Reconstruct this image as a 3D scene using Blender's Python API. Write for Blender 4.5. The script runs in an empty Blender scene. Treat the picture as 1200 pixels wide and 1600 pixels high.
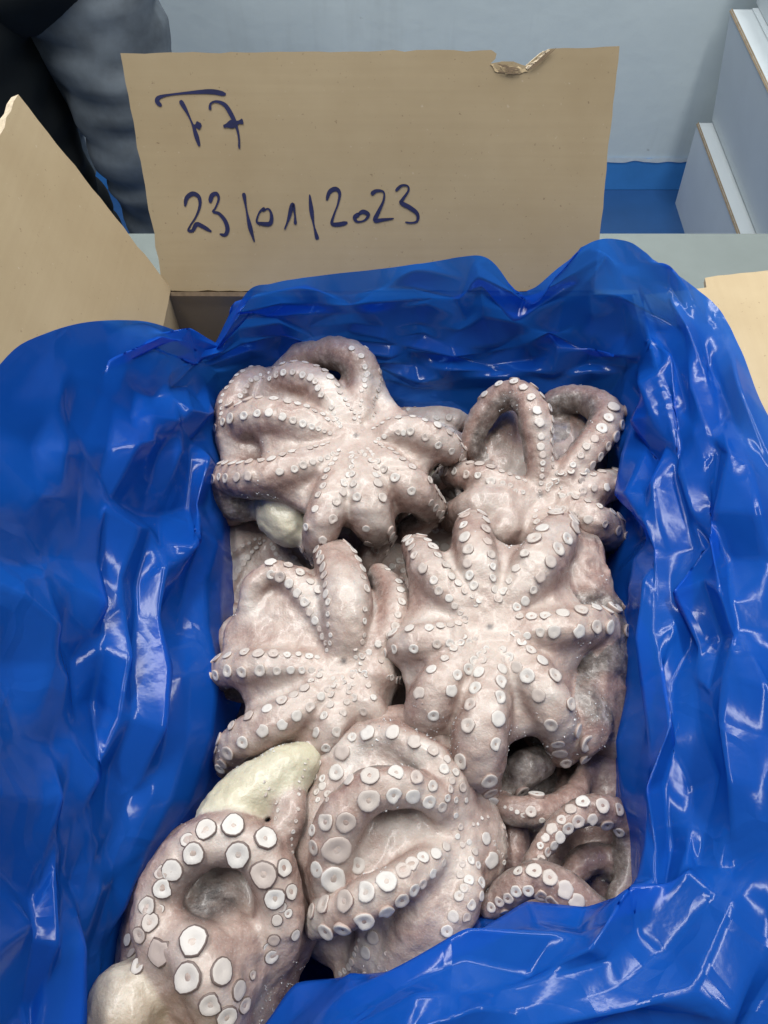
import bpy, bmesh, math, random
import numpy as np
from mathutils import Vector, Matrix
from mathutils.bvhtree import BVHTree

random.seed(7)
RNG = np.random.default_rng(7)
SC = bpy.context.scene
COL = SC.collection

# ------------------------------------------------------------------ camera
CAM_Z, PITCH, FPX = 0.56, math.radians(58.0), 1202.0        # phone held over the carton, looking down
cam_d = bpy.data.cameras.new('camera')
cam_d.sensor_fit = 'VERTICAL'
cam_d.sensor_height = 24.0
cam_d.lens = 24.0 * FPX / 1600.0
cam_d.clip_start = 0.01
cam_d.clip_end = 50
cam = bpy.data.objects.new('camera', cam_d)
COL.objects.link(cam)
cam.location = (0, 0, CAM_Z)
cam.rotation_euler = (math.radians(90) - PITCH, 0, 0)
SC.camera = cam

# ------------------------------------------------------------------ ambient light of the white room, ceiling tubes, an added wall light, exposure
world = bpy.data.worlds.new('World')
SC.world = world
world.use_nodes = True
bg = world.node_tree.nodes['Background']
bg.inputs['Color'].default_value = (0.86, 0.95, 1.0, 1)
bg.inputs['Strength'].default_value = 0.235

def area(name, loc, size, size_y, power, rotz=0.0, col=(1.0, 0.985, 0.95)):
    l = bpy.data.lights.new(name, 'AREA')
    l.shape = 'RECTANGLE'
    l.size, l.size_y = size, size_y
    l.energy = power
    l.color = col
    o = bpy.data.objects.new(name, l)
    COL.objects.link(o)
    o.location = loc
    o.rotation_euler = (0, 0, rotz)
    return o
area('overhead_light', (-0.60, 0.62, 2.0), 0.22, 1.3, 30)
area('overhead_light', (0.80, 0.66, 2.0), 0.22, 1.3, 28)
area('overhead_light', (0.1, 1.55, 2.0), 1.6, 0.16, 36)  # added lamp, put in to brighten the far wall

SC.view_settings.view_transform = 'Standard'
SC.view_settings.look = 'None'
SC.view_settings.gamma = 1.0
SC.view_settings.use_curve_mapping = False
SC.view_settings.exposure = 0.0
SC.cycles.max_bounces = 8
SC.cycles.transparent_max_bounces = 8

# ------------------------------------------------------------------ helpers
cp, sp = math.cos(PITCH), math.sin(PITCH)
def ray(px, py):
    u, v = (px - 600) / FPX, (800 - py) / FPX
    return np.array([u, cp + v * sp, -(sp - v * cp)])
def at(px, py, z):                                          # the point at height z that the photograph shows at px, py
    d = ray(px, py)
    t = (z - CAM_Z) / d[2]
    return np.array([0, 0, CAM_Z]) + d * t
def depth_of(p):
    return p[1] * cp + (CAM_Z - p[2]) * sp

def tag(o, label=None, cat=None, group=None, kind=None):
    if label: o['label'] = label
    if cat: o['category'] = cat
    if group: o['group'] = group
    if kind: o['kind'] = kind
    return o
def empty(name, loc):
    o = bpy.data.objects.new(name, None)
    COL.objects.link(o)
    o.location = loc
    o.empty_display_size = 0.02
    return o
def mesh_obj(name, verts, faces, mat, parent=None, smooth=False, base=None):
    me = bpy.data.meshes.new(name)
    v = np.asarray(verts, float)
    if base is not None: v = v - np.asarray(base)
    me.from_pydata(v.tolist(), [], [list(f) for f in faces])
    me.update()
    if smooth:
        me.polygons.foreach_set('use_smooth', [True] * len(me.polygons))
    for m in (mat if isinstance(mat, (list, tuple)) else [mat]):
        me.materials.append(m)
    o = bpy.data.objects.new(name, me)
    COL.objects.link(o)
    if parent is not None: o.parent = parent
    return o
def fast_mesh(name, v, quads, mat, parent=None):
    me = bpy.data.meshes.new(name)
    n, q = len(v), len(quads)
    me.vertices.add(n); me.vertices.foreach_set('co', np.asarray(v, np.float32).ravel())
    me.loops.add(q * 4); me.loops.foreach_set('vertex_index', np.asarray(quads, np.int32).ravel())
    me.polygons.add(q)
    me.polygons.foreach_set('loop_start', np.arange(0, q * 4, 4, dtype=np.int32))
    me.polygons.foreach_set('use_smooth', np.ones(q, bool))
    me.update(calc_edges=True); me.validate()
    me.materials.append(mat)
    o = bpy.data.objects.new(name, me)
    COL.objects.link(o)
    if parent is not None: o.parent = parent
    return o
def box_mesh(name, lo, hi, mat, parent=None, base=(0, 0, 0), bevel=0.0):
    bm = bmesh.new()
    bmesh.ops.create_cube(bm, size=1)
    lo, hi = np.array(lo, float), np.array(hi, float)
    for v in bm.verts:
        v.co = Vector(((lo + hi) / 2 + np.array(v.co) * (hi - lo)) - np.array(base))
    if bevel:
        bmesh.ops.bevel(bm, geom=bm.edges[:], offset=bevel, segments=2, affect='EDGES')
    me = bpy.data.meshes.new(name)
    bm.to_mesh(me); bm.free()
    me.materials.append(mat)
    o = bpy.data.objects.new(name, me)
    COL.objects.link(o)
    if parent is not None: o.parent = parent
    return o

def _hash(i, j, k, s):
    h = (i * 374761393 + j * 668265263 + k * 2147483647 + s * 974634777) & 0xffffffff
    h = ((h ^ (h >> 13)) * 1274126177) & 0xffffffff
    h = h ^ (h >> 16)
    return (h & 0xffff) / 65535.0
def vnoise(p, scale=1.0, seed=0):                           # smooth value noise, -1..1
    q = np.asarray(p, float) * scale
    i = np.floor(q).astype(np.int64)
    f = q - i
    f = f * f * (3 - 2 * f)
    r = 0
    for dx in (0, 1):
        for dy in (0, 1):
            for dz in (0, 1):
                w = (f[..., 0] if dx else 1 - f[..., 0]) * (f[..., 1] if dy else 1 - f[..., 1]) * (f[..., 2] if dz else 1 - f[..., 2])
                r = r + w * _hash(i[..., 0] + dx, i[..., 1] + dy, i[..., 2] + dz, seed)
    return r * 2 - 1
def catmull(P, n):
    P = np.asarray(P, float)
    Q = np.vstack([2 * P[0] - P[1], P, 2 * P[-1] - P[-2]])
    m = len(P) - 1
    out = []
    for x in np.linspace(0, m, n):
        i = min(int(x), m - 1); f = x - i
        a, b, c, d = Q[i], Q[i + 1], Q[i + 2], Q[i + 3]
        out.append(0.5 * (2 * b + (c - a) * f + (2 * a - 5 * b + 4 * c - d) * f * f + (3 * b - a - 3 * c + d) * f ** 3))
    return np.array(out)
def resample(P, n):
    d = np.r_[0, np.cumsum(np.linalg.norm(np.diff(P, axis=0), axis=1))]
    s = np.linspace(0, d[-1], n)
    return np.stack([np.interp(s, d, P[:, k]) for k in range(P.shape[1])], 1)

# ------------------------------------------------------------------ materials
class NT:
    def __init__(self, name):
        self.m = bpy.data.materials.new(name)
        self.m.use_nodes = True
        self.t = self.m.node_tree
        self.b = self.t.nodes['Principled BSDF']
        self.out = self.t.nodes['Material Output']
    def n(self, kind, **kw):
        x = self.t.nodes.new(kind)
        for k, v in kw.items():
            if k in x.inputs: x.inputs[k].default_value = v
            else: setattr(x, k, v)
        return x
    def l(self, a, b): self.t.links.new(a, b)
    def noise(self, scale, detail=4, rough=0.55, coord='Object', dist=0.0, vec=None):
        if vec is None:
            tc = self.n('ShaderNodeTexCoord'); vec = tc.outputs[coord]
        x = self.n('ShaderNodeTexNoise', Scale=scale, Detail=detail, Roughness=rough, Distortion=dist)
        self.l(vec, x.inputs['Vector'])
        return x.outputs['Fac']
    def ramp(self, fac, stops, interp='LINEAR'):
        r = self.n('ShaderNodeValToRGB')
        r.color_ramp.interpolation = interp
        e = r.color_ramp.elements
        while len(e) < len(stops): e.new(0.5)
        for el, (p, c) in zip(e, stops):
            el.position = p
            el.color = (*c, 1) if len(c) == 3 else c
        self.l(fac, r.inputs['Fac'])
        return r.outputs['Color']
    def mix(self, fac, a, b, mode='MIX'):
        x = self.n('ShaderNodeMix', data_type='RGBA', blend_type=mode)
        for s, v in ((x.inputs['Factor'], fac), (x.inputs['A'], a), (x.inputs['B'], b)):
            if isinstance(v, (int, float)): s.default_value = v
            elif isinstance(v, tuple): s.default_value = (*v, 1)
            else: self.l(v, s)
        # Mix node has several A/B sockets: use the colour ones
        return x
    def cmix(self, fac, a, b, mode='MIX'):
        x = self.t.nodes.new('ShaderNodeMixRGB'); x.blend_type = mode
        for s, v in ((x.inputs[0], fac), (x.inputs[1], a), (x.inputs[2], b)):
            if isinstance(v, (int, float)): s.default_value = v
            elif isinstance(v, tuple): s.default_value = (*v, 1)
            else: self.l(v, s)
        return x.outputs[0]
    def math(self, op, a, b=0.0, c=None):
        x = self.n('ShaderNodeMath', operation=op)
        for s, v in zip(x.inputs, (a, b) if c is None else (a, b, c)):
            if isinstance(v, (int, float)): s.default_value = v
            else: self.l(v, s)
        return x.outputs[0]
    def bump(self, h, strength, dist=0.001):
        x = self.n('ShaderNodeBump', Strength=strength, Distance=dist)
        self.l(h, x.inputs['Height'])
        self.l(x.outputs['Normal'], self.b.inputs['Normal'])
        return x
    def base(self, c):
        if isinstance(c, tuple): self.b.inputs['Base Color'].default_value = (*c, 1)
        else: self.l(c, self.b.inputs['Base Color'])
    def set(self, **kw):
        for k, v in kw.items():
            s = self.b.inputs[k.replace('_', ' ')]
            if isinstance(v, (int, float, tuple)): s.default_value = v
            else: self.l(v, s)
        return self.m

def mat_flesh():
    M = NT('octopus_flesh')
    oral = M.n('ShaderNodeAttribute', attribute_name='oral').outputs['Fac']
    cream = M.n('ShaderNodeAttribute', attribute_name='cream').outputs['Fac']
    cent = M.n('ShaderNodeAttribute', attribute_name='centre').outputs['Fac']
    n1 = M.noise(38, 5, 0.6)
    n2 = M.noise(180, 4, 0.6)
    n3 = M.noise(700, 3, 0.6)
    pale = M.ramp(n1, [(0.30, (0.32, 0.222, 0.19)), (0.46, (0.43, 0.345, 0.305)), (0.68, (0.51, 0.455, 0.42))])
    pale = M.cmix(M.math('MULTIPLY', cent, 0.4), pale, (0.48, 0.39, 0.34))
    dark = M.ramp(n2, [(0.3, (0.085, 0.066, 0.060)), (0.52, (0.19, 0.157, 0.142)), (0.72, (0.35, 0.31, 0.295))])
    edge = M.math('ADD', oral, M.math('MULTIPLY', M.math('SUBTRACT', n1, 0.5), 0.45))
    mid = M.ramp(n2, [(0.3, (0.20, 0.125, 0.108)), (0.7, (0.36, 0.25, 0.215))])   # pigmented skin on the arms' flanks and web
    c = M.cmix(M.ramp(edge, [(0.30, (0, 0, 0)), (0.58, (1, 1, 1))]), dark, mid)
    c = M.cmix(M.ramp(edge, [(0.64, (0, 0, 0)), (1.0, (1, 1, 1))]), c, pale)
    n0 = M.noise(17, 4, 0.6, dist=0.6)
    c = M.cmix(M.ramp(n0, [(0.53, (0, 0, 0)), (0.70, (0.55, 0.55, 0.55))]), c, (0.25, 0.165, 0.145))
    c = M.cmix(cream, c, M.ramp(n1, [(0.3, (0.46, 0.42, 0.30)), (0.7, (0.57, 0.54, 0.43))]))
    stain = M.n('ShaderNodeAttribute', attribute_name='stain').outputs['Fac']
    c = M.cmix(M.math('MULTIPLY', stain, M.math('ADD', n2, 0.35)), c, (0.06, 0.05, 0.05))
    sp_ = M.ramp(n3, [(0.58, (0, 0, 0)), (0.72, (1, 1, 1))])
    c = M.cmix(M.math('MULTIPLY', sp_, 0.18), c, (0.82, 0.80, 0.78))
    M.base(c)
    M.bump(M.math('ADD', M.math('MULTIPLY', n2, 1.0), M.math('MULTIPLY', n3, 0.45)), 0.42, 0.0016)
    rough = M.ramp(n3, [(0.35, (0.25, 0.25, 0.25)), (0.65, (0.52, 0.52, 0.52))])
    M.set(Roughness=rough, Subsurface_Weight=0.12, Subsurface_Scale=0.004, Coat_Weight=0.2, Coat_Roughness=0.16)
    return M.m
def mat_sucker():
    M = NT('sucker_skin')
    r = M.n('ShaderNodeObjectInfo').outputs['Random']
    n = M.noise(260, 4, 0.6)
    c = M.ramp(r, [(0.0, (0.45, 0.385, 0.35)), (0.4, (0.54, 0.50, 0.465)), (0.8, (0.60, 0.58, 0.555)), (1.0, (0.48, 0.40, 0.36))])
    c = M.cmix(M.ramp(n, [(0.3, (0.22, 0.22, 0.22)), (0.6, (0, 0, 0))]), c, (0.42, 0.33, 0.30))
    M.base(c)
    M.bump(n, 0.3, 0.0008)
    return M.set(Roughness=0.34)
def mat_ring():
    M = NT('sucker_edge')
    r = M.n('ShaderNodeObjectInfo').outputs['Random']
    M.base(M.ramp(r, [(0.0, (0.22, 0.15, 0.135)), (0.5, (0.36, 0.27, 0.24)), (1.0, (0.48, 0.38, 0.34))]))
    return M.set(Roughness=0.45)
def mat_frost():
    M = NT('frost')
    M.base((0.60, 0.62, 0.64))
    return M.set(Roughness=0.25)
def mat_bag():
    M = NT('blue_film')
    n1 = M.noise(6, 3, 0.5)
    c = M.ramp(n1, [(0.3, (0.006, 0.080, 0.45)), (0.7, (0.010, 0.118, 0.56))])
    M.base(c)
    tc = M.n('ShaderNodeTexCoord')
    wv = M.noise(9, 2, 0.5)
    v = M.n('ShaderNodeTexVoronoi', feature='DISTANCE_TO_EDGE', Scale=22.0)
    mp = M.n('ShaderNodeVectorMath', operation='MULTIPLY_ADD')
    nz = M.n('ShaderNodeTexNoise', Scale=14.0, Detail=2.0)
    M.l(tc.outputs['Object'], nz.inputs['Vector'])
    M.l(nz.outputs['Color'], mp.inputs[0]); mp.inputs[1].default_value = (0.05, 0.05, 0.05)
    M.l(tc.outputs['Object'], mp.inputs[2])
    M.l(mp.outputs[0], v.inputs['Vector'])
    cre = M.ramp(v.outputs['Distance'], [(0.0, (1, 1, 1)), (0.10, (0, 0, 0))])
    mask = M.ramp(M.noise(11, 2, 0.5), [(0.48, (0, 0, 0)), (0.62, (1, 1, 1))])
    cre = M.cmix(1.0, cre, mask, 'MULTIPLY')
    fine = M.noise(90, 3, 0.6)
    h = M.math('ADD', M.math('MULTIPLY', cre, 0.8), M.math('MULTIPLY', fine, 0.35))
    bmp = M.bump(h, 0.45, 0.0012)
    M.set(Roughness=0.16, IOR=1.5, Specular_IOR_Level=0.34)
    tr = M.n('ShaderNodeBsdfTranslucent', Color=(0.02, 0.20, 0.85, 1))
    M.l(bmp.outputs[0], tr.inputs['Normal'])
    tp = M.n('ShaderNodeBsdfTransparent', Color=(0.10, 0.32, 0.90, 1))
    m1 = M.n('ShaderNodeMixShader', Fac=0.30)
    M.l(M.b.outputs[0], m1.inputs[1]); M.l(tr.outputs[0], m1.inputs[2])
    m2 = M.n('ShaderNodeMixShader', Fac=0.28)
    M.l(m1.outputs[0], m2.inputs[1]); M.l(tp.outputs[0], m2.inputs[2])
    M.l(m2.outputs[0], M.out.inputs['Surface'])
    return M.m
def mat_card(name='kraft_cardboard', axis=2):
    M = NT(name)
    tc = M.n('ShaderNodeTexCoord')
    mp = M.n('ShaderNodeMapping')
    mp.inputs['Scale'].default_value = (6, 220, 220) if axis == 2 else (220, 6, 220)
    M.l(tc.outputs['Object'], mp.inputs['Vector'])
    fib = M.noise(1.0, 4, 0.6, vec=mp.outputs[0])
    blot = M.noise(14, 4, 0.6)
    spk = M.noise(420, 2, 0.5)
    c = M.ramp(blot, [(0.3, (0.385, 0.300, 0.185)), (0.7, (0.44, 0.352, 0.226))])
    c = M.cmix(M.ramp(fib, [(0.35, (0.0, 0.0, 0.0)), (0.75, (0.16, 0.16, 0.16))]), c, (0.30, 0.225, 0.14))
    c = M.cmix(M.ramp(spk, [(0.70, (0, 0, 0)), (0.78, (0.7, 0.7, 0.7))]), c, (0.17, 0.115, 0.07))
    c = M.cmix(M.ramp(spk, [(0.22, (0.6, 0.6, 0.6)), (0.28, (0, 0, 0))]), c, (0.52, 0.44, 0.33))
    M.base(c)
    w = M.n('ShaderNodeTexWave', Scale=55.0, Distortion=0.6, Detail=1.0)
    w.wave_type = 'BANDS'; w.bands_direction = 'Z' if axis == 2 else 'X'
    M.l(tc.outputs['Object'], w.inputs['Vector'])
    M.bump(M.math('ADD', M.math('MULTIPLY', w.outputs['Fac'], 0.6), M.math('MULTIPLY', fib, 0.4)), 0.02, 0.0008)
    return M.set(Roughness=0.85, Specular_IOR_Level=0.2)
def plain(name, c, rough=0.5, nscale=0, namt=0.15, metallic=0.0, bump=0.0):
    M = NT(name)
    if nscale:
        n = M.noise(nscale, 5, 0.6)
        M.base(M.ramp(n, [(0.3, tuple(x * (1 - namt) for x in c)), (0.7, tuple(min(1, x * (1 + namt)) for x in c))]))
        if bump: M.bump(n, bump, 0.002)
    else:
        M.base(c)
    return M.set(Roughness=rough, Metallic=metallic)
def mat_wall():
    M = NT('painted_wall')
    n = M.noise(2.2, 5, 0.6)
    c = M.ramp(n, [(0.3, (0.59, 0.675, 0.70)), (0.7, (0.65, 0.735, 0.755))])
    tc = M.n('ShaderNodeTexCoord')
    mp = M.n('ShaderNodeMapping'); mp.inputs['Scale'].default_value = (9, 9, 1.2)
    M.l(tc.outputs['Object'], mp.inputs['Vector'])
    st = M.noise(1.0, 4, 0.65, vec=mp.outputs[0])
    c = M.cmix(M.ramp(st, [(0.55, (0, 0, 0)), (0.8, (0.35, 0.35, 0.35))]), c, (0.34, 0.38, 0.38))
    sp_ = M.noise(28, 2, 0.5)
    c = M.cmix(M.ramp(sp_, [(0.74, (0, 0, 0)), (0.79, (0.55, 0.55, 0.55))]), c, (0.20, 0.20, 0.18))
    M.base(c)
    M.bump(M.math('ADD', n, M.math('MULTIPLY', M.noise(16, 3, 0.5), 0.2)), 0.2, 0.02)
    return M.set(Roughness=0.42)

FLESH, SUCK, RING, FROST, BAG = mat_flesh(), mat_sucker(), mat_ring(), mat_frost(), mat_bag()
CARD = mat_card()
CARDS = mat_card('kraft_cardboard_side', 0)
CUT = plain('cut_card_edge', (0.50, 0.42, 0.31), 0.9, 300, 0.25)
CREASE = plain('creased_card', (0.215, 0.155, 0.098), 0.9, 200, 0.2)
INK = plain('blue_marker_ink', (0.012, 0.016, 0.075), 0.6, 120, 0.25)
STEEL = plain('grey_table_top', (0.15, 0.178, 0.175), 0.42, 14, 0.08)
WALL = mat_wall()
SKIRT = plain('blue_skirting_paint', (0.050, 0.24, 0.62), 0.4, 8, 0.12, bump=0.1)
SKIRTW = plain('white_paint_line', (0.62, 0.70, 0.74), 0.5, 30, 0.1)
FLOOR = plain('blue_floor_paint', (0.014, 0.066, 0.20), 0.45, 5, 0.15)
WHITE = plain('white_carton_board', (0.58, 0.635, 0.67), 0.6, 6, 0.04)
KRAFT = plain('raw_carton_edge', (0.26, 0.20, 0.13), 0.9, 60, 0.2)
JEANS = plain('faded_trousers', (0.15, 0.18, 0.215), 0.9, 9, 0.45, bump=0.3)
COAT = plain('dark_coat', (0.006, 0.010, 0.013), 0.85, 12, 0.3)
SHOE = plain('dark_boot', (0.015, 0.015, 0.015), 0.5)
SKINP = plain('person_skin', (0.45, 0.28, 0.2), 0.6)

# ------------------------------------------------------------------ implicit surfaces
def smin(a, b, k):
    h = np.maximum(k - np.abs(a - b), 0) / k
    return np.minimum(a, b) - h * h * k * 0.25
class Field:
    def __init__(self, lo, hi, h):
        self.lo = np.asarray(lo, float); self.h = h
        self.n = np.ceil((np.asarray(hi) - self.lo) / h).astype(int) + 1
        self.ax = [self.lo[i] + h * np.arange(self.n[i]) for i in range(3)]
        self.v = np.full(self.n, 0.06, np.float32)
    def sub(self, lo, hi):
        s = []
        for i in range(3):
            a = max(0, int((lo[i] - self.lo[i]) / self.h)); b = min(self.n[i], int((hi[i] - self.lo[i]) / self.h) + 2)
            s.append(slice(a, max(a, b)))
        return tuple(s)
    def pts(self, s):
        g = np.meshgrid(self.ax[0][s[0]], self.ax[1][s[1]], self.ax[2][s[2]], indexing='ij')
        return np.stack(g, -1).astype(np.float32)
    def chain(self, P, R, m=0.02):
        d = np.full(self.n, 0.06, np.float32)
        for i in range(len(P) - 1):
            a, b, ra, rb = P[i], P[i + 1], R[i], R[i + 1]
            mm = max(ra, rb) + m
            s = self.sub(np.minimum(a, b) - mm, np.maximum(a, b) + mm)
            X = self.pts(s)
            if X.size == 0: continue
            ba = b - a
            t = np.clip(((X - a) @ ba) / max(ba @ ba, 1e-12), 0, 1)
            q = np.linalg.norm(X - a - t[..., None] * ba, axis=-1) - (ra + t * (rb - ra))
            d[s] = np.minimum(d[s], q)
        return d
    def ellipsoid(self, c, r, m=0.02, rot=None):
        d = np.full(self.n, 0.06, np.float32)
        c, r = np.asarray(c, float), np.asarray(r, float)
        s = self.sub(c - r.max() - m, c + r.max() + m)
        X = self.pts(s) - c
        if rot is not None: X = X @ rot
        k0 = np.linalg.norm(X / r, axis=-1); k1 = np.linalg.norm(X / (r * r), axis=-1) + 1e-9
        d[s] = k0 * (k0 - 1) / k1
        return d
    def nets(self):
        v = self.v
        v[0] = v[-1] = 0.06; v[:, 0] = v[:, -1] = 0.06; v[:, :, 0] = v[:, :, -1] = 0.06
        neg = v < 0
        nx, ny, nz = v.shape
        cnt = sum(neg[i:nx - 1 + i, j:ny - 1 + j, k:nz - 1 + k].astype(np.int8) for i in (0, 1) for j in (0, 1) for k in (0, 1))
        act = (cnt > 0) & (cnt < 8)
        idx = -np.ones(act.shape, np.int64)
        I = np.argwhere(act)
        idx[act] = np.arange(len(I))
        acc = np.zeros((len(I), 3)); num = np.zeros(len(I))
        cor = [(i, j, k) for i in (0, 1) for j in (0, 1) for k in (0, 1)]
        for a in cor:
            for axis in range(3):
                if a[axis]: continue
                b = list(a); b[axis] = 1
                va = v[I[:, 0] + a[0], I[:, 1] + a[1], I[:, 2] + a[2]]
                vb = v[I[:, 0] + b[0], I[:, 1] + b[1], I[:, 2] + b[2]]
                c = (va < 0) != (vb < 0)
                t = np.where(c, va / np.where(c, va - vb, 1), 0)
                p = np.tile(np.array(a, float), (len(I), 1)); p[:, axis] += t
                acc[c] += p[c]; num[c] += 1
        V = self.lo + (I + acc / num[:, None]) * self.h
        Q = []
        for axis in range(3):
            o1, o2 = [(1, 2), (2, 0), (0, 1)][axis]
            s0 = [slice(None)] * 3; s1 = [slice(None)] * 3
            s0[axis] = slice(0, -1); s1[axis] = slice(1, None)
            A, B = neg[tuple(s0)], neg[tuple(s1)]
            E = np.argwhere(A != B)
            E = E[(E[:, o1] > 0) & (E[:, o2] > 0) & (E[:, o1] < v.shape[o1] - 1) & (E[:, o2] < v.shape[o2] - 1)]
            e1 = np.zeros(3, int); e1[o1] = 1
            e2 = np.zeros(3, int); e2[o2] = 1
            g = lambda e: idx[e[:, 0], e[:, 1], e[:, 2]]
            q = np.stack([g(E - e1 - e2), g(E - e2), g(E), g(E - e1)], 1)
            flip = ~A[E[:, 0], E[:, 1], E[:, 2]]
            q[flip] = q[flip][:, ::-1]
            Q.append(q)
        Q = np.vstack(Q)
        return V, Q[(Q >= 0).all(1)]
def laplace(V, Q, it, lam=0.5):
    e = np.vstack([Q[:, [0, 1]], Q[:, [1, 2]], Q[:, [2, 3]], Q[:, [3, 0]]])
    n = len(V)
    deg = np.bincount(e.ravel(), minlength=n).astype(float)
    for _ in range(it):
        s = np.stack([np.bincount(e[:, 0], V[e[:, 1], k], n) + np.bincount(e[:, 1], V[e[:, 0], k], n) for k in range(3)], 1)
        V = V + lam * (s / np.maximum(deg, 1)[:, None] - V)
    return V
def vnormals(V, Q):
    f = np.cross(V[Q[:, 2]] - V[Q[:, 0]], V[Q[:, 3]] - V[Q[:, 1]])
    n = np.zeros_like(V)
    for k in range(4):
        for a in range(3):
            n[:, a] += np.bincount(Q[:, k], f[:, a], len(V))
    return n / np.maximum(np.linalg.norm(n, axis=1), 1e-12)[:, None]
def set_attr(o, name, vals):
    a = o.data.attributes.new(name, 'FLOAT', 'POINT')
    a.data.foreach_set('value', np.asarray(vals, np.float32))

# ------------------------------------------------------------------ the room behind: floor, wall, skirting
tag(mesh_obj('floor', [(-3, -2, -0.9), (3, -2, -0.9), (3, 2.07, -0.9), (-3, 2.07, -0.9)], [(0, 1, 2, 3)], FLOOR), kind='structure')
tag(mesh_obj('wall', [(-3, 2.07, -0.9), (3, 2.07, -0.9), (3, 2.07, 1.6), (-3, 2.07, 1.6)], [(3, 2, 1, 0)][::-1], WALL), kind='structure')
sk = box_mesh('skirting', (-3, 2.064, -0.899), (3, 2.069, -0.80), SKIRT); tag(sk, kind='structure')
def paint_line():                                           # ragged white brush line along the skirting's top
    xs = np.arange(-3, 3, 0.006)
    lo = -0.802 - 0.004 * (1 + vnoise(np.stack([xs * 30, xs * 0, xs * 0], 1), 1, 3)); hi = np.full_like(lo, -0.794) + 0.003 * vnoise(np.stack([xs * 22, xs * 0 + 5, xs * 0], 1), 1, 4)
    V = [(x, 2.0625, a) for x, a in zip(xs, lo)] + [(x, 2.0625, b) for x, b in zip(xs, hi)]
    n = len(xs)
    return mesh_obj('paint_line', V, [(i, i + 1, n + i + 1, n + i) for i in range(n - 1)], SKIRTW, parent=sk)
paint_line()

# ------------------------------------------------------------------ table
tb = empty('work_table', (0, 0.05, -0.9))
tag(tb, 'grey flat work table under the open cardboard box', 'table')
box_mesh('table_top', (-1.0, -0.6, -0.035), (1.0, 0.717, 0.0), STEEL, tb, (0, 0.05, -0.9), 0.003)
for sx in (-0.93, 0.93):
    for sy in (-0.54, 0.66):
        box_mesh('leg', (sx - 0.02, sy - 0.02, -0.9), (sx + 0.02, sy + 0.02, -0.0355), STEEL, tb, (0, 0.05, -0.9), 0.002)

# ------------------------------------------------------------------ white cartons stacked by the wall
def carton(loc, L, W, H, label, inset):
    t = empty('white_carton', loc)
    tag(t, label, 'carton', 'white cartons stacked by the wall')
    V = [(inset, 0, 0), (W, 0, 0), (W, L, 0), (inset, L, 0), (0, 0, H), (W, 0, H), (W, L, H), (0, L, H)]
    F = [(3, 2, 1, 0), (0, 1, 5, 4), (1, 2, 6, 5), (2, 3, 7, 6), (3, 0, 4, 7), (4, 5, 6, 7)]
    mesh_obj('carton_body', V, F, WHITE, t)
    e = 0.0022
    V = [(-e, 0.004, H - 0.004), (e, 0.004, H + 0.003), (e, L, H + 0.003), (-e, L, H - 0.004), (e * 1.2, 0.004, H - 0.006), (e * 1.2, L, H - 0.006)]
    mesh_obj('raw_edge', V, [(0, 1, 2, 3), (0, 3, 5, 4), (1, 4, 5, 2)], KRAFT, t)
    mesh_obj('lid_flap', [(0.05, 0.002, H + 0.001), (W, 0.002, H + 0.001), (W, L - 0.002, H + 0.001), (0.05, L - 0.002, H + 0.001),
                          (0.05, 0.002, H + 0.004), (W, 0.002, H + 0.004), (W, L - 0.002, H + 0.004), (0.05, L - 0.002, H + 0.004)],
             [(0, 1, 5, 4), (1, 2, 6, 5), (2, 3, 7, 6), (3, 0, 4, 7), (4, 5, 6, 7)], WHITE, t)
    return t
carton((0.850, 1.40, -0.90), 0.60, 0.40, 0.250, 'white carton lowest in the stack beside the wall', 0.02)
carton((0.832, 1.40, -0.642), 0.60, 0.40, 0.276, 'white carton in the middle of the stack beside the wall', 0.055)
carton((0.845, 1.42, -0.36), 0.60, 0.40, 0.276, 'white carton on top of the stack beside the wall', 0.05)

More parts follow.
